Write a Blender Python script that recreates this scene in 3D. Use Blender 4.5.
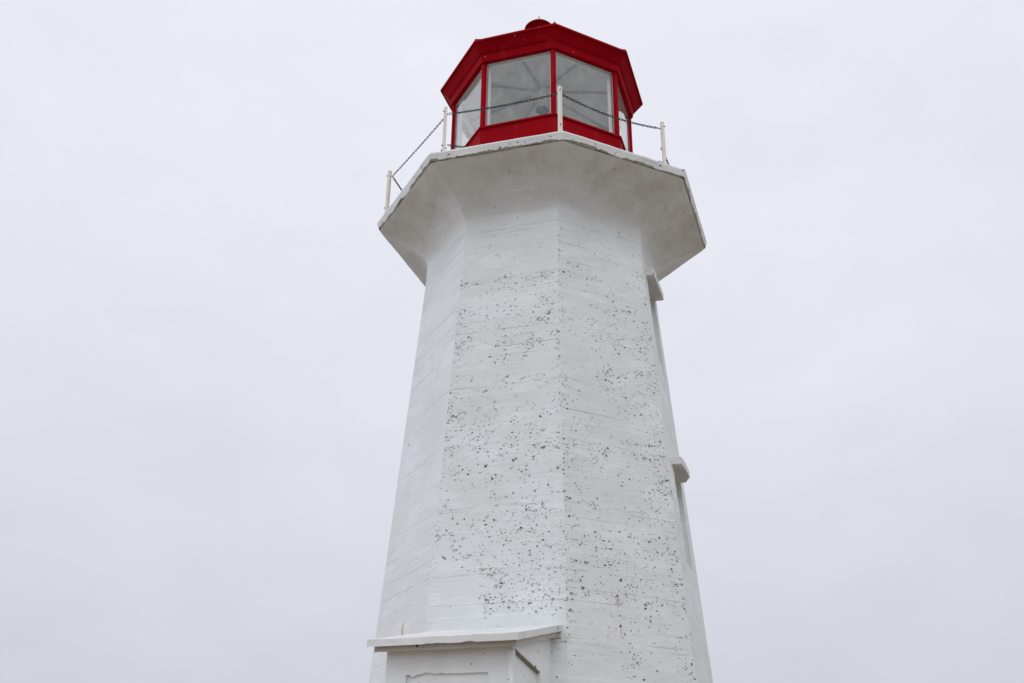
import bpy, bmesh, math, random
from mathutils import Vector, Matrix, noise
R = math.radians
scn = bpy.context.scene
for o in list(bpy.data.objects):
    bpy.data.objects.remove(o)
random.seed(11)
EYE = 1.6                      # height of the lens above the rock; shapes below are measured from the lens

# ------------------------------------------------------------------ camera
F_PX, PITCH, YAW, ROLL, DIST = 1019.967, 0.465237, -0.034054, -0.0124, 5.274669 * 2.6
rt = Vector((math.cos(YAW), -math.sin(YAW), 0))
fw0 = Vector((math.sin(YAW), math.cos(YAW), 0))
fw = fw0 * math.cos(PITCH) + Vector((0, 0, math.sin(PITCH)))
up = -fw0 * math.sin(PITCH) + Vector((0, 0, math.cos(PITCH)))
cx = rt * math.cos(ROLL) - up * math.sin(ROLL)
cy = rt * math.sin(ROLL) + up * math.cos(ROLL)
cam_data = bpy.data.cameras.new("camera")
cam_data.sensor_width = 36.0
cam_data.lens = F_PX / 1024 * 36
cam_data.clip_start = 0.1
cam_data.clip_end = 10000
cam = bpy.data.objects.new("camera", cam_data)
scn.collection.objects.link(cam)
M = Matrix((cx, cy, -fw)).transposed().to_4x4()
M.translation = Vector((0, -DIST, EYE))
cam.matrix_world = M
scn.camera = cam

# ------------------------------------------------------------------ sky, sun, exposure
SUN_EL, SUN_AZ = R(50), R(16)            # azimuth measured from the camera side (-y) towards +x
world = bpy.data.worlds.new("World")
scn.world = world
world.use_nodes = True
nt = world.node_tree
N, L = nt.nodes, nt.links
N.clear()
w_out = N.new('ShaderNodeOutputWorld')
w_bg = N.new('ShaderNodeBackground'); w_bg.inputs['Strength'].default_value = 0.1
w_sky = N.new('ShaderNodeTexSky'); w_sky.sky_type = 'NISHITA'; w_sky.sun_disc = False
w_sky.sun_elevation = SUN_EL
w_sky.sun_rotation = math.pi - SUN_AZ
w_tc = N.new('ShaderNodeTexCoord')
w_sep = N.new('ShaderNodeSeparateXYZ'); L.new(w_tc.outputs['Generated'], w_sep.inputs[0])
w_ramp = N.new('ShaderNodeValToRGB'); L.new(w_sep.outputs['Z'], w_ramp.inputs[0])   # overcast: brighter overhead
cr = w_ramp.color_ramp
cr.elements[0].position = 0.0; cr.elements[0].color = (0.535, 0.553, 0.628, 1)
cr.elements[1].position = 1.0; cr.elements[1].color = (0.90, 0.91, 0.97, 1)
e = cr.elements.new(0.14); e.color = (0.606, 0.623, 0.694, 1)
e = cr.elements.new(0.40); e.color = (0.738, 0.757, 0.830, 1)
e = cr.elements.new(0.70); e.color = (0.803, 0.814, 0.884, 1)
w_map = N.new('ShaderNodeMapping'); w_map.inputs['Scale'].default_value = (1, 1, 2.2)
L.new(w_tc.outputs['Generated'], w_map.inputs[0])
w_n = N.new('ShaderNodeTexNoise'); w_n.inputs['Scale'].default_value = 2.2; w_n.inputs['Detail'].default_value = 5
w_n.inputs['Roughness'].default_value = 0.55
L.new(w_map.outputs[0], w_n.inputs['Vector'])
w_mr = N.new('ShaderNodeMapRange')
w_mr.inputs['From Min'].default_value = 0.3; w_mr.inputs['From Max'].default_value = 0.7
w_mr.inputs['To Min'].default_value = 10.15; w_mr.inputs['To Max'].default_value = 10.95
L.new(w_n.outputs['Fac'], w_mr.inputs[0])
w_dot = N.new('ShaderNodeVectorMath'); w_dot.operation = 'DOT_PRODUCT'      # unseen left sky brightened to light the tower's left face
w_dot.inputs[1].default_value = (-1.0, -0.05, 0)
L.new(w_tc.outputs['Generated'], w_dot.inputs[0])
w_side = N.new('ShaderNodeMapRange'); w_side.interpolation_type = 'SMOOTHSTEP'
w_side.inputs['From Min'].default_value = 0.45; w_side.inputs['From Max'].default_value = 1.0
w_side.inputs['To Min'].default_value = 1.0; w_side.inputs['To Max'].default_value = 2.2
L.new(w_dot.outputs['Value'], w_side.inputs[0])
w_n2 = N.new('ShaderNodeTexNoise'); w_n2.inputs['Scale'].default_value = 9; w_n2.inputs['Detail'].default_value = 6
w_n2.inputs['Roughness'].default_value = 0.7
L.new(w_map.outputs[0], w_n2.inputs['Vector'])
w_f2 = N.new('ShaderNodeMapRange'); w_f2.inputs['From Min'].default_value = 0.3; w_f2.inputs['From Max'].default_value = 0.7
w_f2.inputs['To Min'].default_value = 0.985; w_f2.inputs['To Max'].default_value = 1.015
L.new(w_n2.outputs['Fac'], w_f2.inputs[0])
w_m1 = N.new('ShaderNodeMath'); w_m1.operation = 'MULTIPLY'
L.new(w_mr.outputs[0], w_m1.inputs[0]); L.new(w_side.outputs[0], w_m1.inputs[1])
w_m2 = N.new('ShaderNodeMath'); w_m2.operation = 'MULTIPLY'
L.new(w_m1.outputs[0], w_m2.inputs[0]); L.new(w_f2.outputs[0], w_m2.inputs[1])
w_mul = N.new('ShaderNodeVectorMath'); w_mul.operation = 'SCALE'
L.new(w_ramp.outputs[0], w_mul.inputs[0]); L.new(w_m2.outputs[0], w_mul.inputs['Scale'])
w_mix = N.new('ShaderNodeMix'); w_mix.data_type = 'RGBA'
w_mix.inputs[0].default_value = 0.97                       # nearly closed cloud deck over the clear sky
L.new(w_sky.outputs[0], w_mix.inputs[6]); L.new(w_mul.outputs[0], w_mix.inputs[7])
L.new(w_mix.outputs[2], w_bg.inputs['Color']); L.new(w_bg.outputs[0], w_out.inputs[0])

sun_d = bpy.data.lights.new("sun", 'SUN')
sun_d.energy = 0.80
sun_d.angle = R(36)
sun_d.color = (1.0, 0.97, 0.93)
sun = bpy.data.objects.new("sun", sun_d)
scn.collection.objects.link(sun)
sdir = Vector((math.sin(SUN_AZ) * math.cos(SUN_EL), -math.cos(SUN_AZ) * math.cos(SUN_EL), math.sin(SUN_EL)))
sun.rotation_euler = sdir.to_track_quat('Z', 'Y').to_euler()
sun.location = sdir * 60

vs = scn.view_settings
vs.view_transform = 'Standard'; vs.look = 'None'; vs.exposure = 0; vs.gamma = 1; vs.use_curve_mapping = False

# ------------------------------------------------------------------ helpers
PHI = 0.115178
C8, S8 = math.cos(math.pi / 8), math.sin(math.pi / 8)

def obj(name, bm, mats, parent=None, smooth=False, recalc=False):
    """one mesh object; the shapes are built relative to the lens height"""
    if recalc:
        bmesh.ops.recalc_face_normals(bm, faces=bm.faces)
    bmesh.ops.translate(bm, verts=bm.verts, vec=(0, 0, EYE))
    me = bpy.data.meshes.new(name)
    bm.to_mesh(me); bm.free()
    for m in (mats if isinstance(mats, (list, tuple)) else [mats]):
        me.materials.append(m)
    if smooth:
        for p in me.polygons: p.use_smooth = True
    o = bpy.data.objects.new(name, me)
    scn.collection.objects.link(o)
    if parent: o.parent = parent
    return o

def thing(name, label, cat):
    o = bpy.data.objects.new(name, None)
    scn.collection.objects.link(o)
    o['label'] = label; o['category'] = cat
    return o

def around(o, n=8, step=math.pi / 4):
    """the other n-1 copies of a part, turned about the tower axis, with their own sub-parts"""
    out = [o]
    for k in range(1, n):
        c = o.copy(); scn.collection.objects.link(c)
        c.parent = o.parent
        c.rotation_euler = (0, 0, k * step)
        for ch in o.children:
            d = ch.copy(); scn.collection.objects.link(d); d.parent = c
            d.matrix_parent_inverse = Matrix.Identity(4)
        out.append(c)
    return out

def polar(r, t, z): return Vector((r * math.sin(t), -r * math.cos(t), z))
def oct_corner(k, r, z): return polar(r, PHI + k * math.pi / 4, z)

def octa_shell(bm, rings, close_top=False, close_bottom=False):
    """octagonal shell through (r, z) rings, bottom ring first"""
    vs_ = [[bm.verts.new(oct_corner(k, r, z)) for k in range(8)] for r, z in rings]
    for a, b in zip(vs_, vs_[1:]):
        for k in range(8):
            j = (k + 1) % 8
            bm.faces.new((a[k], a[j], b[j], b[k]))
    if close_top: bm.faces.new(vs_[-1])
    if close_bottom: bm.faces.new(list(reversed(vs_[0])))
    return vs_

def prism(bm, plan, z0, z1):
    """plan: list of (x, y) counter-clockwise"""
    a = [bm.verts.new((x, y, z0)) for x, y in plan]; b = [bm.verts.new((x, y, z1)) for x, y in plan]
    n = len(plan)
    for i in range(n):
        j = (i + 1) % n
        bm.faces.new((a[i], a[j], b[j], b[i]))
    bm.faces.new(b); bm.faces.new(list(reversed(a)))

def cyl(bm, p0, p1, r0, r1=None, seg=12, caps=True):
    r1 = r0 if r1 is None else r1
    p0, p1 = Vector(p0), Vector(p1)
    q = (p1 - p0).to_track_quat('Z', 'Y').to_matrix()
    a = [bm.verts.new(p0 + q @ Vector((r0 * math.cos(t), r0 * math.sin(t), 0))) for t in [2 * math.pi * i / seg for i in range(seg)]]
    b = [bm.verts.new(p1 + q @ Vector((r1 * math.cos(t), r1 * math.sin(t), 0))) for t in [2 * math.pi * i / seg for i in range(seg)]]
    for i in range(seg):
        j = (i + 1) % seg
        bm.faces.new((a[i], a[j], b[j], b[i]))
    if caps: bm.faces.new(b); bm.faces.new(list(reversed(a)))

def lathe(bm, prof, cx_=0, cy_=0, seg=28):
    rings = []
    for r, z in prof:
        rings.append([bm.verts.new((cx_ + r * math.sin(2 * math.pi * i / seg), cy_ - r * math.cos(2 * math.pi * i / seg), z)) for i in range(seg)])
    for a, b in zip(rings, rings[1:]):
        for i in range(seg):
            j = (i + 1) % seg
            bm.faces.new((a[i], a[j], b[j], b[i]))
    bm.faces.new(rings[-1]); bm.faces.new(list(reversed(rings[0])))

class Frame:
    """local axes of one tower face: u to the right, n outward"""
    def __init__(s, j):
        t = PHI + j * math.pi / 4
        s.n = Vector((math.sin(t), -math.cos(t), 0)); s.u = Vector((math.cos(t), math.sin(t), 0))
    def __call__(s, u, n, z): return s.u * u + s.n * n + Vector((0, 0, z))

def nz(x, y=0.0, z=0.0): return noise.noise(Vector((x, y, z)))

# ------------------------------------------------------------------ materials
class MatB:
    """small node builder"""
    def __init__(s, name):
        s.m = bpy.data.materials.new(name); s.m.use_nodes = True
        s.t = s.m.node_tree; s.N, s.L = s.t.nodes, s.t.links
        s.b = s.N['Principled BSDF']
    def n(s, typ, **kw):
        nd = s.N.new(typ)
        for k, v in kw.items(): setattr(nd, k, v)
        return nd
    def link(s, a, b): s.L.new(a, b)
    def put(s, sock, v):
        if hasattr(v, 'is_output'): s.L.new(v, sock)
        else: sock.default_value = v
    def math(s, op, a, b=None, c=None, clamp=False):
        nd = s.n('ShaderNodeMath', operation=op, use_clamp=clamp)
        for i, v in enumerate((a, b, c)):
            if v is not None: s.put(nd.inputs[i], v)
        return nd.outputs[0]
    def noise(s, vec, scale, detail=4, rough=0.55, out='Fac', dist=0.0):
        nd = s.n('ShaderNodeTexNoise'); s.L.new(vec, nd.inputs['Vector'])
        nd.inputs['Scale'].default_value = scale; nd.inputs['Detail'].default_value = detail
        nd.inputs['Roughness'].default_value = rough; nd.inputs['Distortion'].default_value = dist
        return nd.outputs[out]
    def scale(s, vec, sc, loc=(0, 0, 0)):
        nd = s.n('ShaderNodeMapping'); nd.inputs['Scale'].default_value = sc; nd.inputs['Location'].default_value = loc
        s.L.new(vec, nd.inputs[0]); return nd.outputs[0]
    def step(s, v, lo, hi, a=0.0, b=1.0):
        nd = s.n('ShaderNodeMapRange', interpolation_type='SMOOTHSTEP')
        s.put(nd.inputs[0], v); s.put(nd.inputs[1], lo); s.put(nd.inputs[2], hi); s.put(nd.inputs[3], a); s.put(nd.inputs[4], b)
        return nd.outputs[0]
    def mix(s, f, a, b):
        nd = s.n('ShaderNodeMix', data_type='RGBA')
        s.put(nd.inputs[0], f); s.put(nd.inputs[6], a); s.put(nd.inputs[7], b); return nd.outputs[2]
    def bump(s, h, strength, dist, prev=None):
        nd = s.n('ShaderNodeBump'); nd.inputs['Strength'].default_value = strength; nd.inputs['Distance'].default_value = dist
        s.L.new(h, nd.inputs['Height'])
        if prev is not None: s.L.new(prev, nd.inputs['Normal'])
        return nd.outputs[0]
    def done(s, col, rough=0.7, normal=None, spec=0.3):
        s.put(s.b.inputs['Base Color'], col); s.put(s.b.inputs['Roughness'], rough)
        s.b.inputs['Specular IOR Level'].default_value = spec
        if normal is not None: s.L.new(normal, s.b.inputs['Normal'])
        return s.m

def C(r, g, b): return (r, g, b, 1.0)

RUST = [((0.855, -1.834, 2.610 + EYE), 0.020, 0.10, 0.80), ((0.876, -1.850, 2.265 + EYE), 0.016, 0.10, 0.62),
        ((-1.722, -1.083, 2.400 + EYE), 0.026, 0.13, 1.1), ((-0.504, -1.88, 3.62 + EYE), 0.010, 0.06, 0.35),
        ((0.30, -1.98, 3.30 + EYE), 0.008, 0.05, 0.35)]

def mat_tower():
    m = MatB('painted_board_formed_concrete')
    uv = m.n('ShaderNodeUVMap'); uv.uv_map = 'face'; uv = uv.outputs[0]
    geo = m.n('ShaderNodeNewGeometry').outputs['Position']
    sep = m.n('ShaderNodeSeparateXYZ'); m.link(uv, sep.inputs[0])
    u, v = sep.outputs[0], sep.outputs[1]
    wear = m.n('ShaderNodeAttribute'); wear.attribute_name = 'wear'
    wsep = m.n('ShaderNodeSeparateColor'); m.link(wear.outputs['Color'], wsep.inputs[0])
    dens, edge, cove = wsep.outputs[0], wsep.outputs[1], wsep.outputs[2]
    # boards of the formwork
    warp = m.noise(m.scale(uv, (0.9, 0.5, 1)), 1.6, 2)
    vv = m.math('ADD', v, m.math('MULTIPLY', m.math('SUBTRACT', warp, 0.5), 0.035))
    bi = m.math('DIVIDE', vv, 0.142)
    cell = m.math('FLOOR', bi); fr = m.math('FRACT', bi)
    face = m.math('FLOOR', m.math('DIVIDE', m.math('ADD', u, 1.5), 3.0))
    wn = m.n('ShaderNodeTexWhiteNoise', noise_dimensions='2D')
    cmb = m.n('ShaderNodeCombineXYZ'); m.link(cell, cmb.inputs[0]); m.link(face, cmb.inputs[1]); m.link(cmb.outputs[0], wn.inputs['Vector'])
    wsp = m.n('ShaderNodeSeparateColor'); m.link(wn.outputs['Color'], wsp.inputs[0])
    along = m.noise(m.scale(uv, (0.42, 7.0, 1)), 1.5, 4, 0.55)
    seam = m.math('MULTIPLY', m.step(m.math('ABSOLUTE', m.math('SUBTRACT', fr, 0.5)), 0.40, 0.5),
                  m.step(wsp.outputs[1], 0.35, 0.95))
    seam = m.math('MULTIPLY', seam, m.step(along, 0.44, 0.64))
    seam = m.math('MULTIPLY', seam, m.math('SUBTRACT', 1.0, m.math('MULTIPLY', cove, 0.75)))
    # mottling of many coats of paint
    mott = m.noise(uv, 1.1, 6, 0.6)
    fine = m.noise(m.scale(uv, (2.2, 16.0, 1)), 1.7, 5, 0.62)
    patch = m.noise(m.scale(uv, (0.8, 1.7, 1), (7, 3, 0)), 1.3, 4, 0.55)
    col = m.mix(m.step(mott, 0.30, 0.70), C(0.665, 0.700, 0.705), C(0.725, 0.760, 0.772))
    col = m.mix(m.math('MULTIPLY', m.step(patch, 0.52, 0.62), 0.55), col, C(0.790, 0.815, 0.860))
    col = m.mix(m.math('MULTIPLY', m.step(fine, 0.46, 0.70), 0.42), col, C(0.58, 0.62, 0.61))
    col = m.mix(m.math('MULTIPLY', wsp.outputs[0], 0.10), col, C(0.55, 0.57, 0.57))
    col = m.mix(m.math('MULTIPLY', seam, m.math('MULTIPLY', edge, 0.95)), col, C(0.36, 0.375, 0.365))
    # joints between the lifts of the pour, running round the tower
    lw_n = m.noise(m.scale(uv, (1.0, 0.3, 1), (2, 8, 0)), 2.2, 4, 0.6)
    lv = m.math('FRACT', m.math('DIVIDE', m.math('ADD', v, m.math('MULTIPLY', m.math('SUBTRACT', lw_n, 0.5), 0.08)), 0.83))
    lift = m.step(m.math('ABSOLUTE', m.math('SUBTRACT', lv, 0.5)), 0.009, 0.022, 1.0, 0.0)
    lift = m.math('MULTIPLY', lift, m.step(m.noise(m.scale(uv, (1.5, 2.0, 1), (9, 1, 0)), 2.0, 5, 0.70), 0.42, 0.64))
    lift = m.math('MULTIPLY', lift, m.math('SUBTRACT', 1.0, cove))
    col = m.mix(m.math('MULTIPLY', lift, 0.34), col, C(0.34, 0.355, 0.345))
    lseam = m.math('MULTIPLY', m.step(fr, 0.03, 0.12, 1.0, 0.0), m.math('MULTIPLY', m.step(wsp.outputs[2], 0.45, 0.9), m.step(along, 0.60, 0.42)))
    col = m.mix(m.math('MULTIPLY', lseam, 0.65), col, C(0.84, 0.865, 0.88))
    grain = m.noise(m.scale(uv, (1, 2.0, 1)), 24.0, 3, 0.7)
    col = m.mix(m.step(grain, 0.42, 0.68, 0.0, 0.30), col, C(0.56, 0.60, 0.60))
    # bare unpainted smudges under the gallery
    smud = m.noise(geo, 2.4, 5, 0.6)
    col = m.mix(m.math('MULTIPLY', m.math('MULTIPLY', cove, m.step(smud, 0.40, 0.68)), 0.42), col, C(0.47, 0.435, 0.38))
    # flaked paint
    suv = m.scale(uv, (1.0, 1.55, 1))
    clus = m.noise(m.scale(uv, (0.8, 2.1, 1), (4, 6, 0)), 3.4, 4, 0.62)
    dens = m.math('ADD', dens, m.math('MULTIPLY', m.math('SUBTRACT', clus, 0.5), 2.3))
    wobv = m.n('ShaderNodeVectorMath', operation='SCALE'); m.link(m.noise(m.scale(uv, (0.8, 1.3, 1)), 34.0, 4, 0.7, out='Color'), wobv.inputs[0]); wobv.inputs['Scale'].default_value = 0.062
    wsum = m.n('ShaderNodeVectorMath', operation='ADD'); m.link(uv, wsum.inputs[0]); m.link(wobv.outputs[0], wsum.inputs[1])
    def flakes(sc, loc, gain, power):
        """angular flakes: cells of the paint film that have come away, likelier where the wear is heavy"""
        vo = m.n('ShaderNodeTexVoronoi', feature='F1')
        vo.inputs['Scale'].default_value = sc; vo.inputs['Randomness'].default_value = 1.0
        m.link(m.scale(wsum.outputs[0], (1.0, 1.45, 1), loc), vo.inputs['Vector'])
        sc_ = m.n('ShaderNodeSeparateColor'); m.link(vo.outputs['Color'], sc_.inputs[0])
        p = m.math('MULTIPLY', m.math('POWER', m.math('MAXIMUM', dens, 0.0), power), gain)
        k = m.math('LESS_THAN', sc_.outputs[0], p)
        return k, sc_.outputs[1]
    chip, tone1 = flakes(38.0, (0, 0, 0), 0.029, 3.8)
    chip2, tone2 = flakes(60.0, (3.1, 9.7, 0), 0.040, 3.2)
    chip4, tone4 = flakes(23.0, (5.3, 2.2, 0), 0.0014, 2.8)
    halo = m.step(m.noise(suv, 9.0, 4, 0.6), 0.62, 0.72)
    n3 = m.noise(m.scale(uv, (1.0, 3.6, 1), (1.1, 4.3, 0)), 13.0, 4, 0.6)      # faint thin old flaking
    thr3 = m.math('SUBTRACT', 0.71, m.math('MULTIPLY', m.math('MINIMUM', dens, 1.1), 0.10))
    faint = m.step(n3, thr3, m.math('ADD', thr3, 0.03))
    tone = m.math('ADD', m.math('MULTIPLY', chip, tone1), m.math('MULTIPLY', m.math('SUBTRACT', 1.0, chip), tone2))
    dark = m.mix(m.step(tone, 0.15, 0.95), C(0.055, 0.054, 0.048), C(0.42, 0.42, 0.40))
    allc = m.math('MAXIMUM', m.math('MAXIMUM', chip, chip4), m.math('MULTIPLY', chip2, 0.9))
    col = m.mix(m.math('MULTIPLY', faint, 0.42), col, C(0.32, 0.325, 0.31))
    col = m.mix(m.math('MULTIPLY', halo, 0.14), col, C(0.62, 0.64, 0.64))
    col = m.mix(allc, col, dark)
    # rust weeping from old form ties
    rmask = None
    rn = m.noise(geo, 26, 3)
    for p, w, h, k_ in RUST:
        sub = m.n('ShaderNodeVectorMath', operation='SUBTRACT'); m.link(geo, sub.inputs[0]); sub.inputs[1].default_value = p
        mul = m.n('ShaderNodeVectorMath', operation='MULTIPLY'); m.link(sub.outputs[0], mul.inputs[0])
        mul.inputs[1].default_value = (1 / w, 0.3 / w, 1 / h)
        ln = m.n('ShaderNodeVectorMath', operation='LENGTH'); m.link(mul.outputs[0], ln.inputs[0])
        d = m.math('ADD', ln.outputs['Value'], m.math('MULTIPLY', m.math('SUBTRACT', rn, 0.5), 1.2))
        k = m.step(d, 0.10, 1.30, k_, 0.0)
        rmask = k if rmask is None else m.math('MAXIMUM', rmask, k)
    hole = None
    for p in ((0.850, -1.832, 2.675 + EYE), (0.872, -1.848, 2.330 + EYE)):
        ds = m.n('ShaderNodeVectorMath', operation='DISTANCE'); m.link(geo, ds.inputs[0]); ds.inputs[1].default_value = p
        k = m.step(m.math('ADD', ds.outputs['Value'], m.math('MULTIPLY', m.math('SUBTRACT', rn, 0.5), 0.04)), 0.012, 0.018, 1.0, 0.0)
        hole = k if hole is None else m.math('MAXIMUM', hole, k)
    allc = m.math('MAXIMUM', allc, hole)
    col = m.mix(hole, col, C(0.08, 0.06, 0.045))
    col = m.mix(m.math('MULTIPLY', rmask, 0.68), col, C(0.44, 0.225, 0.07))
    # relief
    h = m.math('MULTIPLY', allc, -1.0)
    nb = m.bump(h, 0.7, 0.008)
    h2 = m.math('ADD', m.math('MULTIPLY', m.math('MAXIMUM', seam, lift), -0.7), m.math('ADD', m.math('MULTIPLY', wsp.outputs[2], 0.35), m.math('MULTIPLY', fine, 0.7)))
    nb = m.bump(h2, 0.35, 0.012, nb)
    nb = m.bump(m.noise(uv, 3.0, 6, 0.6), 0.35, 0.03, nb)
    return m.done(col, m.mix(allc, C(.55, .55, .55), C(.95, .95, .95)), nb, 0.3)

def mat_white(name, base=(0.76, 0.77, 0.77), chips=0.62, grime=(0.42, 0.39, 0.33), gk=0.25, zragged=None):
    m = MatB(name)
    geo = m.n('ShaderNodeNewGeometry').outputs['Position']
    mott = m.noise(geo, 2.0, 6, 0.6)
    col = m.mix(m.step(mott, 0.32, 0.68), C(*[c * 0.90 for c in base]), C(*base))
    fine = m.noise(m.scale(geo, (3, 3, 18)), 1.5, 5, 0.6)
    col = m.mix(m.math('MULTIPLY', m.step(fine, 0.48, 0.72), gk), col, C(*grime))
    n1 = m.noise(geo, 13.0, 3, 0.55)
    chip = m.step(n1, chips, chips + 0.015)
    if zragged:
        sep = m.n('ShaderNodeSeparateXYZ'); m.link(geo, sep.inputs[0])
        wob = m.math('ADD', m.math('MULTIPLY', m.math('SUBTRACT', m.noise(geo, 2.6, 5, 0.65), 0.5), 0.17), zragged)
        bare = m.step(sep.outputs[2], m.math('SUBTRACT', wob, 0.004), wob, 1.0, 0.0)
        bc = m.mix(m.noise(geo, 14, 4), C(0.16, 0.15, 0.125), C(0.34, 0.315, 0.265))
        col = m.mix(bare, col, bc)
    col = m.mix(chip, col, C(0.13, 0.125, 0.105))
    nb = m.bump(m.math('MULTIPLY', chip, -1.0), 0.6, 0.006)
    nb = m.bump(m.noise(geo, 6, 6, 0.6), 0.3, 0.02, nb)
    return m.done(col, 0.6, nb, 0.3)

def mat_red():
    m = MatB('weathered_red_paint')
    geo = m.n('ShaderNodeNewGeometry').outputs['Position']
    a = m.noise(geo, 1.7, 5, 0.6)
    col = m.mix(m.step(a, 0.3, 0.7), C(0.250, 0.0004, 0.0052), C(0.310, 0.0006, 0.0068))
    st = m.noise(m.scale(geo, (9, 9, 0.8)), 1.6, 4, 0.6)
    col = m.mix(m.math('MULTIPLY', m.step(st, 0.5, 0.75), 0.35), col, C(0.195, 0.002, 0.006))
    ck = m.noise(m.scale(geo, (4, 4, 0.7), (3, 1, 2)), 1.3, 5, 0.65)
    col = m.mix(m.math('MULTIPLY', m.step(ck, 0.52, 0.72), 0.30), col, C(0.40, 0.022, 0.032))
    ch = m.noise(geo, 15, 3, 0.5)
    k = m.step(ch, 0.735, 0.75)
    col = m.mix(k, col, C(0.45, 0.36, 0.33))
    nb = m.bump(m.noise(geo, 9, 4), 0.25, 0.01)
    return m.done(col, m.step(a, 0.3, 0.7, 0.5, 0.65), nb, 0.03)

def mat_plain(name, col, rough=0.6, var=0.12, scale=8, metal=0.0):
    m = MatB(name)
    geo = m.n('ShaderNodeNewGeometry').outputs['Position']
    a = m.noise(geo, scale, 5, 0.6)
    c = m.mix(a, C(*[x * (1 - var) for x in col]), C(*[min(1, x * (1 + var)) for x in col]))
    m.b.inputs['Metallic'].default_value = metal
    return m.done(c, rough, m.bump(a, 0.2, 0.006), 0.35)

def mat_post():
    m = MatB('cream_painted_angle_iron')
    geo = m.n('ShaderNodeNewGeometry').outputs['Position']
    a = m.noise(geo, 9, 4); b = m.noise(m.scale(geo, (14, 14, 5)), 1.6, 4, 0.6)
    sep = m.n('ShaderNodeSeparateXYZ'); m.link(geo, sep.inputs[0])
    top = m.step(sep.outputs[2], 8.82 + EYE + 0.90, 8.82 + EYE + 0.97)
    col = m.mix(a, C(0.66, 0.63, 0.55), C(0.76, 0.74, 0.68))
    col = m.mix(m.step(m.math('ADD', b, m.math('MULTIPLY', top, 0.16)), 0.64, 0.70), col, C(0.30, 0.15, 0.06))
    return m.done(col, 0.6, m.bump(b, 0.3, 0.005), 0.3)

def mat_glass():
    m = MatB('salt_hazed_window_glass')
    N_, L_ = m.N, m.L
    N_.remove(m.b)
    tr = m.n('ShaderNodeBsdfTransparent'); tr.inputs[0].default_value = C(0.93, 0.955, 0.95)
    gl = m.n('ShaderNodeBsdfGlossy'); gl.inputs['Roughness'].default_value = 0.02; gl.inputs[0].default_value = C(1, 1, 1)
    df = m.n('ShaderNodeBsdfDiffuse'); df.inputs[0].default_value = C(0.75, 0.76, 0.76)
    geo = m.n('ShaderNodeNewGeometry').outputs['Position']
    dirt = m.step(m.noise(m.scale(geo, (5, 5, 2.2)), 1.6, 5, 0.65), 0.35, 0.8, 0.02, 0.12)
    m1 = m.n('ShaderNodeMixShader'); m.link(dirt, m1.inputs[0]); m.link(tr.outputs[0], m1.inputs[1]); m.link(df.outputs[0], m1.inputs[2])
    lw_ = m.n('ShaderNodeLayerWeight'); lw_.inputs[0].default_value = 0.5
    fr_ = m.math('ADD', m.math('MULTIPLY', m.math('POWER', lw_.outputs['Facing'], 5.0), 0.9), 0.04)
    m2 = m.n('ShaderNodeMixShader'); m.link(fr_, m2.inputs[0]); m.link(m1.outputs[0], m2.inputs[1]); m.link(gl.outputs[0], m2.inputs[2])
    m.link(m2.outputs[0], N_['Material Output'].inputs[0])
    return m.m

def mat_granite():
    m = MatB('weathered_granite')
    geo = m.n('ShaderNodeNewGeometry').outputs['Position']
    a = m.noise(geo, 0.35, 6, 0.6); b = m.noise(geo, 9, 6, 0.65)
    vo = m.n('ShaderNodeTexVoronoi'); vo.feature = 'DISTANCE_TO_EDGE'; vo.inputs['Scale'].default_value = 0.28
    m.link(m.noise(geo, 0.6, 4, out='Color'), vo.inputs['Vector'])
    col = m.mix(m.step(a, 0.3, 0.7), C(0.225, 0.175, 0.125), C(0.325, 0.272, 0.205))
    col = m.mix(m.step(b, 0.45, 0.75), col, C(0.19, 0.17, 0.14))
    nb = m.bump(a, 0.8, 0.2); nb = m.bump(b, 0.6, 0.02, nb)
    return m.done(col, 0.85, nb, 0.3)

M_TOWER = mat_tower()
M_DECK = mat_white('painted_gallery_concrete', (0.77, 0.80, 0.81), 0.66, zragged=8.735 + EYE)
M_VEST = mat_white('painted_porch_render', (0.81, 0.84, 0.85), 0.70, gk=0.12)
M_SLAB = mat_white('painted_porch_roof_concrete', (0.70, 0.715, 0.715), 0.69, gk=0.2)
M_MOULD = mat_white('shade_darkened_moulding_paint', (0.54, 0.525, 0.48), 0.66, gk=0.4)  # porch paint darkened and browned for the shade under the roof slab
M_RED = mat_red()
M_WHITE = mat_plain('white_window_paint', (0.76, 0.77, 0.76), 0.55, 0.06)
M_CEIL = mat_plain('white_ceiling_paint', (0.70, 0.715, 0.72), 0.6, 0.06, 3)
M_RIB = mat_plain('grey_ceiling_rib_paint', (0.44, 0.45, 0.455), 0.6, 0.08)
M_GLASS = mat_glass()
M_POST = mat_post()
M_CHAIN = mat_plain('dull_galvanised_chain_steel', (0.055, 0.058, 0.062), 0.55, 0.3, 60, 0.6)
M_PALE_CHAIN = mat_plain('pale_galvanised_chain_steel', (0.20, 0.205, 0.21), 0.5, 0.3, 60, 0.6)
M_BOLT = mat_plain('rusty_bolt_steel', (0.16, 0.11, 0.08), 0.7, 0.3, 40, 0.4)
M_WOOD = mat_plain('bare_weathered_lintel_wood', (0.25, 0.215, 0.165), 0.85, 0.45, 20)
M_PIPE_MOUTH = mat_plain('dark_pipe_mouth', (0.085, 0.105, 0.12), 0.5, 0.1, 6)  # dark blue-grey for the open lower end of the vent pipe
M_ROCK = mat_granite()

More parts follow.
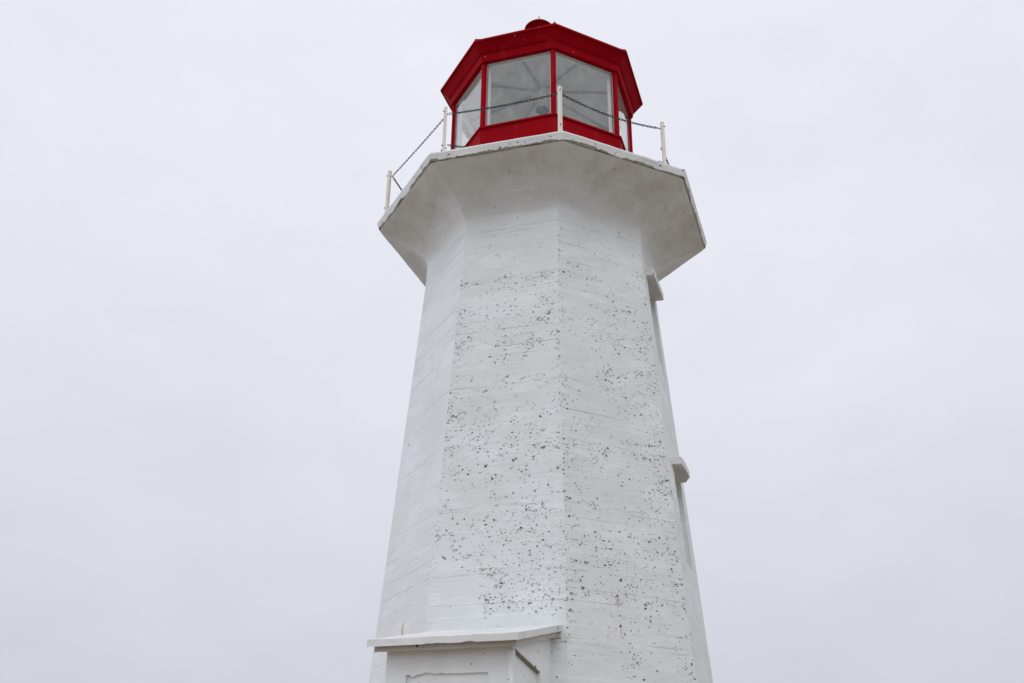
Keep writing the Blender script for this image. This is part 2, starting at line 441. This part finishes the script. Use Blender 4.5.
# ------------------------------------------------------------------ the ground
bm = bmesh.new()
prev = None
radii = [0.0] + [0.8 * 1.16 ** i for i in range(60)]
SEG = 96
for r in radii:
    ring = []
    for i in range(SEG if r else 1):
        t = 2 * math.pi * i / SEG
        x, y = r * math.sin(t), -r * math.cos(t)
        k = min(1, max(0, (r - 3.2) / 4))
        z = -EYE + k * (0.35 * nz(x * .16, y * .16, 3) + 0.14 * nz(x * .7, y * .7, 8)) - (0 if r < 25 else min(6, (r - 25) * 0.03))
        if r > 3.2: z -= 0.1 * k
        ring.append(bm.verts.new((x, y, z)))
    if prev is not None:
        for i in range(SEG):
            j = (i + 1) % SEG
            if len(prev) == 1: bm.faces.new((prev[0], ring[i], ring[j]))
            else: bm.faces.new((prev[i], ring[i], ring[j], prev[j]))
    prev = ring
ground = obj('ground', bm, M_ROCK, smooth=True, recalc=True)
ground['kind'] = 'structure'

# ------------------------------------------------------------------ the lighthouse
house = thing('lighthouse', 'tall white octagonal concrete lighthouse with flaking paint and a red lantern room on top', 'lighthouse')

PROF = [(-1.70, 2.5137), (2.0, 2.2324), (4.0, 2.0804), (6.0, 1.9283), (7.55, 1.8105), (7.82, 1.794), (8.02, 1.790), (8.11, 1.799), (8.19, 1.828),
        (8.28, 1.886), (8.40, 2.000), (8.50, 2.140), (8.57, 2.28), (8.62, 2.39), (8.66, 2.475), (8.70, 2.545)]
def mono(x, P=PROF):
    n = len(P)
    d = [(P[i + 1][1] - P[i][1]) / (P[i + 1][0] - P[i][0]) for i in range(n - 1)]
    ms = [d[0]] + [0 if d[i - 1] * d[i] <= 0 else 2 * d[i - 1] * d[i] / (d[i - 1] + d[i]) for i in range(1, n - 1)] + [d[-1]]
    for i in range(n - 1):
        if x <= P[i + 1][0] or i == n - 2:
            h = P[i + 1][0] - P[i][0]; t = (x - P[i][0]) / h
            return ((2 * t**3 - 3 * t**2 + 1) * P[i][1] + (t**3 - 2 * t**2 + t) * h * ms[i]
                    + (-2 * t**3 + 3 * t**2) * P[i + 1][1] + (t**3 - t**2) * h * ms[i + 1])

# the real octagon is a little irregular: gallery corners (radius, degrees) and tower ridges (radius change at the top)
DECKC = {-2: (2.628, -83.8), -1: (2.614, -37.9), 0: (2.565, 6.4), 1: (2.628, 51.87), 2: (2.668, 97.0)}
RIDGE = {1: 0.012, 2: -0.030, -2: 0.012}
def deck_corner(k, z, dr=0.0):
    k = (k + 4) % 8 - 4
    r, t = DECKC.get(k, (2.6, math.degrees(PHI) + 45 * k))
    return polar(r + dr, R(t), z)
def tower_corner(k, z):
    k = (k + 4) % 8 - 4
    r = mono(z)
    if z < 7.9: a = max(0, min(1, (z - 1.0) / 6.5))
    else: a = max(0, 1 - (z - 7.9) / 0.6)
    p = oct_corner(k, r + RIDGE.get(k, 0) * a, z)
    if z > 8.0:
        w = ((z - 8.0) / 0.70) ** 2
        q = deck_corner(k, z, -0.055)
        base = oct_corner(k, 2.545, z)
        p = p + (q - base) * w
    return p

WIN_FACE = 1          # face between ridges 1 and 2 carries the two windows
WINS = [(6.20, 7.52), (3.33, 4.60)]
WU = 0.33
zs = []
z = -1.70
while z < 7.5: zs.append(z); z += 0.046
while z < 8.69: zs.append(z); z += 0.022
zs.append(8.70)
for a, b in WINS:
    for q in (a, b):
        i = min(range(len(zs)), key=lambda i: abs(zs[i] - q)); zs[i] = q

def gauss(x, c, s): return math.exp(-((x - c) / s) ** 2)

def wear_at(face, s, z):
    """amount of flaking at a place on a face (s from left ridge 0 to right ridge 1)"""
    big = nz(s * 2.2 + face * 7, z * 0.9, 1.7)
    row = nz(face * 3.1 + s * 0.7, z * 2.9, 5.2)
    med = nz(s * 5 + face * 9, z * 3.2, 9.1)
    noisy = 0.15 * big + 0.28 * row + 0.32 * med + 0.28 * nz(s * 9 + face * 4, z * 7, 3.3)
    if face == -1:                       # front left
        d = 0.71 + noisy
        d += 0.35 * gauss(s, 0.0, 0.07) + 0.22 * gauss(s, 1.0, 0.08) + 0.12 * s
        top = min(1, max(0, (7.10 - z) / 0.12))
        d = d * top + 0.36 * (1 - top) + 0.35 * gauss(z, 7.05, 0.07)
        d += 0.30 * gauss(z, 2.75, 0.35) * min(1, max(0, (s - .25) * 4))
        if z < 2.35: d *= 0.45
        sm = min(1, max(0, (0.42 - s) * 6)) * min(1, max(0, (3.1 - z) * 5))     # re-plastered patch
        d *= 1 - 0.9 * sm
    elif face == 0:                      # front right
        d = 0.67 + noisy
        d += 0.25 * gauss(s, 0.0, 0.06) + 0.30 * gauss(s, 0.88, 0.22) * gauss(z, 4.9, 1.1) + 0.2 * gauss(s, 0.95, 0.08)
        d += 0.22 * gauss(z, 3.2, 0.6)
        top = min(1, max(0, (7.6 - z) / 1.0))
        d = d * (0.75 + 0.25 * top)
        if z < 2.3 and s < 0.3: d *= 0.55
    elif face == -2:
        d = 0.10 + 0.5 * noisy + 0.35 * gauss(s, 1.0, 0.05)
        d += 0.75 * gauss(z, 5.06 + 0.03 * s, 0.045) * (1 - s)
    elif face == 1:
        d = 0.25 + 0.6 * noisy + 0.25 * gauss(z, 3.4, 0.5)
    else:
        d = 0.40 + noisy
    if z > 7.75: d *= max(0.55, 1 - (z - 7.75) * 1.2)
    if z > 8.1: d = 0.25 + 0.3 * noisy
    return max(0, min(1, d))

bm = bmesh.new()
uvl = bm.loops.layers.uv.new('face')
wl = bm.verts.layers.float_color.new('wear')
NC = 40
def add_face(f):
    ks = (f, f + 1)
    grid = []
    fr = Frame(f + 0.5)
    for z in zs:
        A, B = tower_corner(ks[0], z), tower_corner(ks[1], z)
        w = (B - A).length
        ss = [i / NC for i in range(NC + 1)]
        if f == WIN_FACE:
            mid = ((A + B) / 2) @ fr.u
            s0, s1 = 0.5 - (WU + mid) / w, 0.5 + (WU - mid) / w
            ss = [s0 * i / 10 for i in range(10)] + [s0 + (s1 - s0) * i / 20 for i in range(20)] + [s1 + (1 - s1) * i / 10 for i in range(11)]
        row = []
        for s in ss:
            p = A.lerp(B, s)
            u = (s - 0.5) * w
            out = fr.n
            d = 0.006 * nz(u * 1.3 + f * 5, z * 1.1, 2) + 0.004 * nz(u * 2 + f * 5, z * 7.0, 4) + 0.003 * nz(u * 9, z * 9, f)
            e = min(s, 1 - s) * w
            d *= min(1, e / 0.15)
            p = p + out * d
            if e < 0.020:                # worn arris
                p = p - Vector((p.x, p.y, 0)).normalized() * (0.020 - e) * 0.25
            v = bm.verts.new(p)
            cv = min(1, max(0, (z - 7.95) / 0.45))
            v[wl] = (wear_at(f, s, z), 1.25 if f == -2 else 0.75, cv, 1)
            row.append((v, u + 3 * f))
        grid.append(row)
    for i in range(len(zs) - 1):
        for c in range(NC):
            if f == WIN_FACE and 10 <= c < 30 and any(a - 1e-4 <= zs[i] and zs[i + 1] <= b + 1e-4 for a, b in WINS):
                continue
            q = (grid[i][c], grid[i][c + 1], grid[i + 1][c + 1], grid[i + 1][c])
            fc = bm.faces.new([x[0] for x in q])
            fc.smooth = True
            for lp, x, zz in zip(fc.loops, q, (zs[i], zs[i], zs[i + 1], zs[i + 1])):
                lp[uvl].uv = (x[1], zz)
    if f == WIN_FACE:                    # reveals of the window openings
        for a, b in WINS:
            ia, ib = zs.index(a), zs.index(b)
            loop = [grid[ia][c][0] for c in range(10, 31)] + [grid[i][30][0] for i in range(ia + 1, ib + 1)] \
                 + [grid[ib][c][0] for c in range(29, 9, -1)] + [grid[i][10][0] for i in range(ib - 1, ia, -1)]
            front = []
            for v in loop:
                n_ = bm.verts.new(v.co); n_[wl] = (0.3, 0, 0, 1); front.append(n_)
            back = []
            for v in loop:
                n_ = bm.verts.new(v.co - fr.n * 0.17); n_[wl] = (0.3, 0, 0, 1); back.append(n_)
            for i in range(len(loop)):
                j = (i + 1) % len(loop)
                fc = bm.faces.new((front[j], front[i], back[i], back[j]))
                for lp in fc.loops: lp[uvl].uv = (lp.vert.co @ fr.u + 3 * f + lp.vert.co @ fr.n, lp.vert.co.z)
for f in range(-4, 4): add_face(f)
tower = obj('tower_wall', bm, M_TOWER, house)

# windows in the right-hand face
fr = Frame(WIN_FACE + 0.5)
def ap(z): return (tower_corner(WIN_FACE, z) + tower_corner(WIN_FACE + 1, z)) @ fr.n / 2
def quad_box(bm, P, u0, u1, n0, n1, z0, z1, lean=None):
    """box in face axes; n measured from the sloping wall when lean is given"""
    def q(u, n, z): return P(u, n + (lean(z) if lean else 0), z)
    v = [bm.verts.new(q(u, n, z)) for z in (z0, z1) for u, n in ((u0, n1), (u1, n1), (u1, n0), (u0, n0))]
    for f_ in ((0, 1, 5, 4), (1, 2, 6, 5), (2, 3, 7, 6), (3, 0, 4, 7), (4, 5, 6, 7), (3, 2, 1, 0)):
        bm.faces.new([v[i] for i in f_])
for wi, (a, b) in enumerate(WINS):
    bm = bmesh.new()
    e = 0.003
    quad_box(bm, fr, -WU + e, -WU + 0.05, -0.15, -0.09, a + e, b - e, ap)
    quad_box(bm, fr, WU - 0.05, WU - e, -0.15, -0.09, a + e, b - e, ap)
    quad_box(bm, fr, -WU + 0.05, WU - 0.05, -0.15, -0.09, a + e, a + 0.06, ap)
    quad_box(bm, fr, -WU + 0.05, WU - 0.05, -0.15, -0.09, b - 0.06, b - e, ap)
    quad_box(bm, fr, -WU + 0.05, WU - 0.05, -0.145, -0.095, (a + b) / 2 - 0.02, (a + b) / 2 + 0.02, ap)
    win = obj('window', bm, M_WHITE, house, recalc=True)
    bm = bmesh.new()
    quad_box(bm, fr, -WU + 0.04, WU - 0.04, -0.124, -0.118, a + 0.05, b - 0.05, ap)
    obj('pane', bm, M_GLASS, win, recalc=True)
    bm = bmesh.new()                     # concrete hood over the opening
    if wi == 0: plan = [(-.41, -.05), (-.41, .125), (.40, .125), (.40, -.05)]; th = 0.13
    else: plan = [(-.42, -.05), (-.42, .135), (-.16, .15), (.18, .15), (.36, .07), (.36, -.05)]; th = 0.115
    A = ap(b)
    lo = [bm.verts.new(fr(u, A + n, b + 0.003 + (0.012 * nz(u * 9, n * 9, wi)))) for u, n in plan]
    hi = [bm.verts.new(fr(u, A + n, b + th - max(0, n) * 0.08)) for u, n in plan]
    n_ = len(plan)
    for i in range(n_):
        j = (i + 1) % n_
        bm.faces.new((lo[i], lo[j], hi[j], hi[i]))
    bm.faces.new(hi); bm.faces.new(list(reversed(lo)))
    bmesh.ops.bevel(bm, geom=list(bm.edges), offset=0.006, segments=1, affect='EDGES')
    obj('window_hood', bm, M_SLAB, win, recalc=True)
    bm = bmesh.new()
    quad_box(bm, fr, -WU + e, WU - e, -0.16, -0.004, a + 0.002, a + 0.018, ap)
    obj('window_sill', bm, M_SLAB, win, recalc=True)
# dark inside of the tower behind the panes
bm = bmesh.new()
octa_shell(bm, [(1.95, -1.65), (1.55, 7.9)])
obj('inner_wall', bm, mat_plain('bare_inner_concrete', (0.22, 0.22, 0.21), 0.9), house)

# ------------------------------------------------------------------ gallery deck
ZB, ZT = 8.694, 8.840
bm = bmesh.new()
NS, NV = 46, 6
rings = [[] for _ in range(NV + 1)]
for k in range(8):
    a0, a1 = deck_corner(k, 0), deck_corner(k + 1, 0)
    for i in range(NS):
        s = i / NS
        p = a0.lerp(a1, s)
        L_ = (a1 - a0).length
        e = min(s, 1 - s) * L_
        out = Vector((p.x, p.y, 0)).normalized()
        for j in range(NV + 1):
            t = j / NV
            zz = ZB + (ZT - ZB) * t
            d = -0.048 * (1 - t) + 0.006 * nz(p.x * 2.1, p.y * 2.1, t * 1.5) - (0.003 if e < 0.03 else 0.0)
            if j == 0:
                rag = max(0, nz(p.x * 3.3, p.y * 3.3, 7) + 0.45 * nz(p.x * 11, p.y * 11, 2))
                d -= 0.004 + 0.02 * rag; zz += 0.004 + 0.045 * rag
                if e < 0.06: zz += 0.025 * (1 - e / 0.06)
            if j == 1: d -= 0.008 * max(0, nz(p.x * 3.3, p.y * 3.3, 7))
            if j == NV: d -= 0.012; zz += 0.004 * nz(p.x * 5, p.y * 5, 3)
            rings[j].append(bm.verts.new(p + out * d + Vector((0, 0, zz))))
n_ = len(rings[0])
for j in range(NV):
    for i in range(n_):
        q = (i + 1) % n_
        bm.faces.new((rings[j][i], rings[j][q], rings[j + 1][q], rings[j + 1][i]))
inner_t = [bm.verts.new(v.co * 0.0 + Vector((v.co.x * .55, v.co.y * .55, ZT))) for v in rings[NV]]
inner_b = [bm.verts.new(Vector((v.co.x * .97, v.co.y * .97, 8.697))) for v in rings[0]]
inner_b2 = [bm.verts.new(Vector((v.co.x * .60, v.co.y * .60, 8.71))) for v in rings[0]]
for i in range(n_):
    q = (i + 1) % n_
    bm.faces.new((rings[NV][i], rings[NV][q], inner_t[q], inner_t[i]))
    bm.faces.new((inner_b[i], inner_b[q], rings[0][q], rings[0][i]))
    bm.faces.new((inner_b2[i], inner_b2[q], inner_b[q], inner_b[i]))
bm.faces.new(inner_t)
deck = obj('gallery_deck', bm, M_DECK, house)

# ------------------------------------------------------------------ lantern room
Z_SILL, Z_HEAD, Z_FRI = 9.974, 11.252, 11.369
bm = bmesh.new()
octa_shell(bm, [(1.40, ZT - .01), (1.542, ZT - .01), (1.536, Z_SILL - 0.045)])
octa_shell(bm, [(1.536, Z_SILL - 0.045), (1.562, Z_SILL - 0.043), (1.560, Z_SILL - 0.012), (1.528, Z_SILL), (1.36, Z_SILL)])
bmesh.ops.remove_doubles(bm, verts=bm.verts, dist=1e-5)
base = obj('lantern_base', bm, M_RED, house)
bm = bmesh.new()
vv = octa_shell(bm, [(1.362, Z_SILL + .002), (1.362, ZT + .004)])
obj('inner_lining', bm, M_WHITE, base)

# corner mullions: one built on corner 0, seven copies
def corner_plan(r, along, deep):
    t = PHI
    c = Vector((r * math.sin(t), -r * math.cos(t)))
    ax = Vector((math.sin(t), -math.cos(t)))
    d1 = Vector((math.cos(t + math.pi / 8), math.sin(t + math.pi / 8)))      # along the right-hand face
    d2 = Vector((-math.cos(t - math.pi / 8), -math.sin(t - math.pi / 8)))    # along the left-hand face
    return [c, c + d1 * along, c + d1 * along - ax * deep, c - ax * (deep + along * .4), c + d2 * along - ax * deep, c + d2 * along]
bm = bmesh.new()
prism(bm, [(p.x, p.y) for p in corner_plan(1.524, 0.043, 0.085)], Z_SILL - .004, Z_HEAD + 0.03)
bmesh.ops.bevel(bm, geom=[e for e in bm.edges if abs((e.verts[0].co - e.verts[1].co).z) > .5], offset=0.005, segments=1, affect='EDGES')
mull = obj('lantern_mullion', bm, M_RED, house, recalc=True)
around(mull)

# windows between the mullions: white inner frame > pane
fw_ = Frame(0.5)
A_ = 1.49 * C8; H_ = 1.49 * S8
bm = bmesh.new()
for sgn in (-1, 1):
    u0, u1 = sorted((sgn * 0.520, sgn * 0.556))
    quad_box(bm, fw_, u0, u1, A_ - 0.135, A_ - 0.012, Z_SILL + .003, Z_HEAD + .01)
quad_box(bm, fw_, -0.520, 0.520, A_ - 0.10, A_ - 0.012, Z_HEAD - 0.016, Z_HEAD + .01)
quad_box(bm, fw_, -0.520, 0.520, A_ - 0.10, A_ - 0.012, Z_SILL + .003, Z_SILL + .014)
lw = obj('lantern_window', bm, M_WHITE, house, recalc=True)
bm = bmesh.new()
quad_box(bm, fw_, -0.548, 0.548, A_ - 0.010, A_ - 0.004, Z_SILL + .010, Z_HEAD)
obj('pane', bm, M_GLASS, lw, recalc=True)
around(lw)

# header band and flared cornice under the eaves
bm = bmesh.new()
octa_shell(bm, [(1.40, Z_HEAD), (1.555, Z_HEAD - .002), (1.572, Z_FRI), (1.578, Z_FRI + 0.012), (1.60, Z_FRI + 0.022), (1.708, 11.535), (1.716, 11.548)])
octa_shell(bm, [(1.40, Z_FRI), (1.40, Z_HEAD)])
header = obj('lantern_cornice', bm, M_RED, house)
for p in header.data.polygons: p.use_smooth = False

bm = bmesh.new()
octa_shell(bm, [(1.69, 11.545), (1.738, 11.538), (1.740, 11.575), (1.728, 11.588), (0.16, 12.72), (0.14, 12.84)], close_top=True)
for k in range(8):                       # standing hip seams
    p0, p1 = oct_corner(k, 1.715, 11.604), oct_corner(k, 0.19, 12.705)
    cyl(bm, p0, p1, 0.016, 0.016, 6)
roof = obj('lantern_roof', bm, M_RED, house)
bm = bmesh.new()
BX = -0.055
lathe(bm, [(0.10, 12.70), (0.10, 13.02), (0.11, 13.03), (0.255, 13.06), (0.262, 13.068), (0.258, 13.085), (0.22, 13.13), (0.14, 13.175), (0.03, 13.19)], BX, 0)
obj('vent_cowl', bm, M_RED, roof)
bm = bmesh.new()
cyl(bm, (BX, 0, 13.18), (BX, 0, 13.415), 0.012, 0.006, 8)
obj('lightning_rod', bm, M_CHAIN, roof)

# inside: white boarded ceiling with ribs and a vent pipe at the crown
bm = bmesh.new()
octa_shell(bm, [(0.10, 11.66), (1.45, 11.335)])
octa_shell(bm, [(1.45, 11.335), (1.43, Z_HEAD - 0.03)])
ceil = obj('lantern_ceiling', bm, M_CEIL, house)
f0 = Frame(0.5)
bm = bmesh.new()
def rib(P, pts, w, d):
    prev_ = None
    for n, z in pts:
        ring = [bm.verts.new(P(-w, n, z + .01)), bm.verts.new(P(w, n, z + .01)), bm.verts.new(P(w, n, z - d)), bm.verts.new(P(-w, n, z - d))]
        if prev_:
            for i in range(4):
                j = (i + 1) % 4
                bm.faces.new((prev_[i], prev_[j], ring[j], ring[i]))
        prev_ = ring
rib(f0, [(0.12, 11.652), (1.33, 11.338)], 0.016, 0.03)
rb = obj('ceiling_rib', bm, M_RIB, ceil, recalc=True)
around(rb)
bm = bmesh.new()
lathe(bm, [(0.115, 11.28), (0.125, 11.30), (0.13, 11.44), (0.18, 11.55), (0.19, 11.655)])
obj('vent_pipe', bm, M_CEIL, ceil, smooth=False)
bm = bmesh.new()
lathe(bm, [(0.06, 11.258), (0.108, 11.266), (0.112, 11.281)])
obj('pipe_mouth_disc', bm, M_PIPE_MOUTH, ceil)  # dark disc put in for the vent pipe's open bottom

# ------------------------------------------------------------------ entrance porch on the front left face
pf = Frame(-0.5)
NF, UB = 3.440, 0.668        # front plane, half width of the body
SL = (2.277 - 1.894) / (3.666 - 2.043)
def slope(n, at_front): return at_front + (3.666 - n) * SL
def recessed_wall(bm, P, s0, s1, z0, top, r0, r1, head, depth, flip=False, n=60):
    """wall strip from s0 to s1 with one recess; P(s, depth, z) -> point, head(s) the height of the recess head"""
    ss = sorted(set([s0, r0, r1, s1] + [s0 + (s1 - s0) * i / n for i in range(n + 1)]))
    ss = [s for i, s in enumerate(ss) if i == 0 or s - ss[i - 1] > 1e-5]
    def F_(pts):
        v = [bm.verts.new(P(*p)) for p in pts]
        bm.faces.new(v if not flip else list(reversed(v)))
    for a, b in zip(ss, ss[1:]):
        if a >= r0 - 1e-6 and b <= r1 + 1e-6:
            ha, hb = head(a), head(b)
            F_([(a, 0, ha), (b, 0, hb), (b, 0, top(b)), (a, 0, top(a))])
            F_([(a, depth, ha), (b, depth, hb), (b, 0, hb), (a, 0, ha)])
            F_([(a, depth, z0), (b, depth, z0), (b, depth, hb), (a, depth, ha)])
        else:
            F_([(a, 0, z0), (b, 0, z0), (b, 0, top(b)), (a, 0, top(a))])
    F_([(r0, 0, z0), (r0, depth, z0), (r0, depth, head(r0)), (r0, 0, head(r0))])
    F_([(r1, depth, z0), (r1, 0, z0), (r1, 0, head(r1)), (r1, depth, head(r1))])
bm = bmesh.new()
def ragged(u):
    k = max(0, min(1, (0.10 - u) / 0.3))
    return 1.575 + 0.026 * k * nz(u * 9.0, 1.3, 5) + 0.022 * k * nz(u * 31.0, 4.3, 5) + 0.006 * k + 0.003 * nz(u * 20, 2, 2)
recessed_wall(bm, lambda s, d, z: pf(s, NF - d, z), -UB, UB, -1.65, lambda s: slope(NF, 1.80), -0.448, 0.414, ragged, 0.028, n=90)
# right side: s runs from front to back
side_r = lambda s, d, z: pf(UB - d, NF - s, z)
recessed_wall(bm, side_r, 0, NF - 1.8, -1.65, lambda s: slope(NF - s, 1.80), 0.050, 0.95, lambda s: 1.805 - 0.10 * s, 0.040)
side_l = lambda s, d, z: pf(-UB + d, NF - s, z)
recessed_wall(bm, side_l, 0, NF - 1.8, -1.65, lambda s: slope(NF - s, 1.80), 0.060, 0.86, lambda s: 1.805 - 0.10 * s, 0.040, flip=True)
porch = obj('entrance_porch', bm, M_VEST, house)

for su in (1,):
    bm = bmesh.new()
    u0, u1 = sorted((su * (UB - 0.050), su * (UB + 0.006)))
    quad_box(bm, pf, u0, u1, NF - 0.06, NF + 0.022, -1.65, 1.772)
    bmesh.ops.bevel(bm, geom=list(bm.edges), offset=0.004, segments=1, affect='EDGES')
    obj('pilaster', bm, M_VEST, porch, recalc=True)
def slab(bm, u, n0, n1, zf, th, seed, jit):
    nu, nn = 48, 24
    top, bot = [], []
    for i in range(nn + 1):
        n = n1 + (n0 - n1) * i / nn
        rt_, rb_ = [], []
        for j in range(nu + 1):
            uu = -u + 2 * u * j / nu
            zt = slope(n, zf)
            edge = (i == 0) or (j in (0, nu))
            z1 = zt + (jit * 0.8 * nz(uu * 6, n * 6, seed) if edge else jit * 0.6 * nz(uu * 3, n * 3, seed))
            rag = max(0, nz(uu * 5 + 3, n * 5, seed + 4) + .5 * nz(uu * 17, n * 17, seed + 6) - .12) if edge else 0
            z0 = zt - th + jit * 3.2 * rag
            pn = n + (0.5 * jit * nz(uu * 4, 1, seed + 9) if i == 0 else 0)
            pu = uu + (0.5 * jit * nz(n * 4, uu, seed + 8) if j in (0, nu) else 0)
            rt_.append(bm.verts.new(pf(pu, pn, z1))); rb_.append(bm.verts.new(pf(pu, pn, z0)))
        top.append(rt_); bot.append(rb_)
    for i in range(nn):
        for j in range(nu):
            bm.faces.new((top[i][j], top[i][j + 1], top[i + 1][j + 1], top[i + 1][j]))
            bm.faces.new((bot[i][j], bot[i + 1][j], bot[i + 1][j + 1], bot[i][j + 1]))
        bm.faces.new((top[i][0], top[i + 1][0], bot[i + 1][0], bot[i][0]))
        bm.faces.new((top[i][nu], bot[i][nu], bot[i + 1][nu], top[i + 1][nu]))
    for j in range(nu):
        bm.faces.new((top[0][j], bot[0][j], bot[0][j + 1], top[0][j + 1]))
bm = bmesh.new()
slab(bm, 0.79, 1.85, 3.666, 1.894, 0.070, 3, 0.008)
obj('porch_roof', bm, M_SLAB, porch, recalc=True)
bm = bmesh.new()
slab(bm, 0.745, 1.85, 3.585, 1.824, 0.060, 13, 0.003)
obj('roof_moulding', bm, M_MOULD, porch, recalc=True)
# weathered board across the head of the side recess
for sg in (1,):
    bm = bmesh.new()
    pts = []
    for s in (0.075, 0.935):
        h = 1.805 - 0.10 * s - 0.004
        pts.append([pf(sg * (UB - 0.003), NF - s, h), pf(sg * (UB - 0.038), NF - s, h), pf(sg * (UB - 0.038), NF - s, h - 0.020), pf(sg * (UB - 0.003), NF - s, h - 0.008)])
    va, vb = [[bm.verts.new(p) for p in q] for q in pts]
    for i in range(4):
        j = (i + 1) % 4
        bm.faces.new((va[i], va[j], vb[j], vb[i]))
    bm.faces.new(va); bm.faces.new(list(reversed(vb)))
    obj('lintel', bm, M_WOOD, porch, recalc=True)

# ------------------------------------------------------------------ gallery railing
rail = thing('gallery_railing', 'cream iron posts linked by dark chains around the gallery below the red lantern', 'railing')
RP, PA = 2.372, PHI - R(0.6)
ZR = 8.838
bm = bmesh.new()
def post_mesh():
    c = polar(RP, PA, 0); ax = polar(1, PA, 0); sd = Vector((math.cos(PA), math.sin(PA), 0))
    # square tube set corner outward
    d1 = (sd - ax).normalized(); d2 = (-sd - ax).normalized()
    heel = c + ax * 0.035
    w = 0.050
    plan = [heel, heel + d1 * w, heel + d1 * w + d2 * w, heel + d2 * w]
    prism(bm, [(p.x, p.y) for p in plan], ZR - 0.01, ZR + 0.930)
post_mesh()
bmesh.ops.bevel(bm, geom=list(bm.edges), offset=0.004, segments=1, affect='EDGES')
post = obj('post', bm, M_POST, rail, recalc=True)
axp = polar(1, PA, 0)
bm = bmesh.new()
for zc in (ZR + 0.835, ZR + 0.22):
    c = polar(RP + 0.0, PA, zc)
    cyl(bm, c - axp * 0.055, c + axp * 0.048, 0.009, 0.009, 8)
    obj('bolt', bm, M_BOLT, post); bm = bmesh.new()
bm.free()
POSTS = {0: (2.372, 0.0), -1: (2.385, 2.6), -2: (2.478, 2.6), 1: (2.350, -1.7)}     # a little out of true
posts = around(post)
def post_at(k):
    k = (k + 4) % 8 - 4
    r, da = POSTS.get(k, (2.38, 0.0))
    return r, k * math.pi / 4 + R(da)
for i, p in enumerate(posts):
    r, a = post_at(i)
    p.rotation_euler.z = a
    p.location = polar(r - RP, PA + a, 0)

def chain_mesh(zh, zh1, sag, k, thin=1.0):
    """links along a hanging chain between the posts at corners k and k + 1"""
    bm = bmesh.new()
    (r0_, a0_), (r1_, a1_) = post_at(k), post_at(k + 1)
    a, b = polar(r0_ - 0.045, PA + a0_, zh), polar(r1_ - 0.045, PA + a1_, zh1)
    d = (b - a); Lc = d.length; d.normalize()
    a = a + d * 0.03; b = b - d * 0.03
    pitch = 0.048 * thin
    n = int(((b - a).length + 2.7 * sag * sag / Lc) / pitch)
    def P(t): return a.lerp(b, t) - Vector((0, 0, 4 * sag * t * (1 - t)))
    hl, hw, wr = 0.0200 * thin, 0.0125 * thin, 0.0054 * thin
    for i in range(n):
        t0, t1 = i / n, (i + 1) / n
        p0, p1 = P(t0), P(t1)
        c = (p0 + p1) / 2; x = (p1 - p0).normalized()
        s = x.cross(Vector((0, 0, 1))).normalized(); u = s.cross(x)
        ang = (math.pi / 2 * (i % 2)) + 0.5 + random.uniform(-.2, .2)
        y = s * math.cos(ang) + u * math.sin(ang); zz = x.cross(y)
        loop = []
        for q in range(12):
            th = 2 * math.pi * q / 12
            lx = math.cos(th) * hw + (hl if math.cos(th) > 1e-6 else -hl if math.cos(th) < -1e-6 else 0)
            ly = math.sin(th) * hw
            loop.append((c + x * lx + y * ly, (x * math.cos(th) + y * math.sin(th))))
        rings_ = []
        for p, o_ in loop:
            rings_.append([bm.verts.new(p + o_ * wr * math.cos(w) + zz * wr * math.sin(w)) for w in [2 * math.pi * k / 5 for k in range(5)]])
        for q in range(12):
            r0, r1 = rings_[q], rings_[(q + 1) % 12]
            for k in range(5):
                j = (k + 1) % 5
                bm.faces.new((r0[k], r0[j], r1[j], r1[k]))
    return bm
UPPER, LOWER = ZR + 0.835, ZR + 0.22
for k, sag in enumerate([0.085, 0.05, 0.05, 0.05, 0.05, 0.05, 0.015, 0.03]):
    z0 = ZR + 0.50 if k == 1 else UPPER          # one end has slipped down its post
    obj('chain', chain_mesh(z0, UPPER, sag, k, 0.8 if k == 6 else 1.0), M_PALE_CHAIN if k == 6 else M_CHAIN, rail, smooth=True)
for k, sag in enumerate([0.14, 0.06, 0.05, 0.05, 0.05, 0.05, 0.05, 0.12]):
    z1 = LOWER - 0.10 if k == 7 else LOWER + 0.05 if k == 6 else LOWER
    z0 = LOWER + 0.05 if k == 7 else LOWER - 0.10 if k == 0 else LOWER
    obj('chain', chain_mesh(z0, z1, sag, k), M_CHAIN, rail, smooth=True)
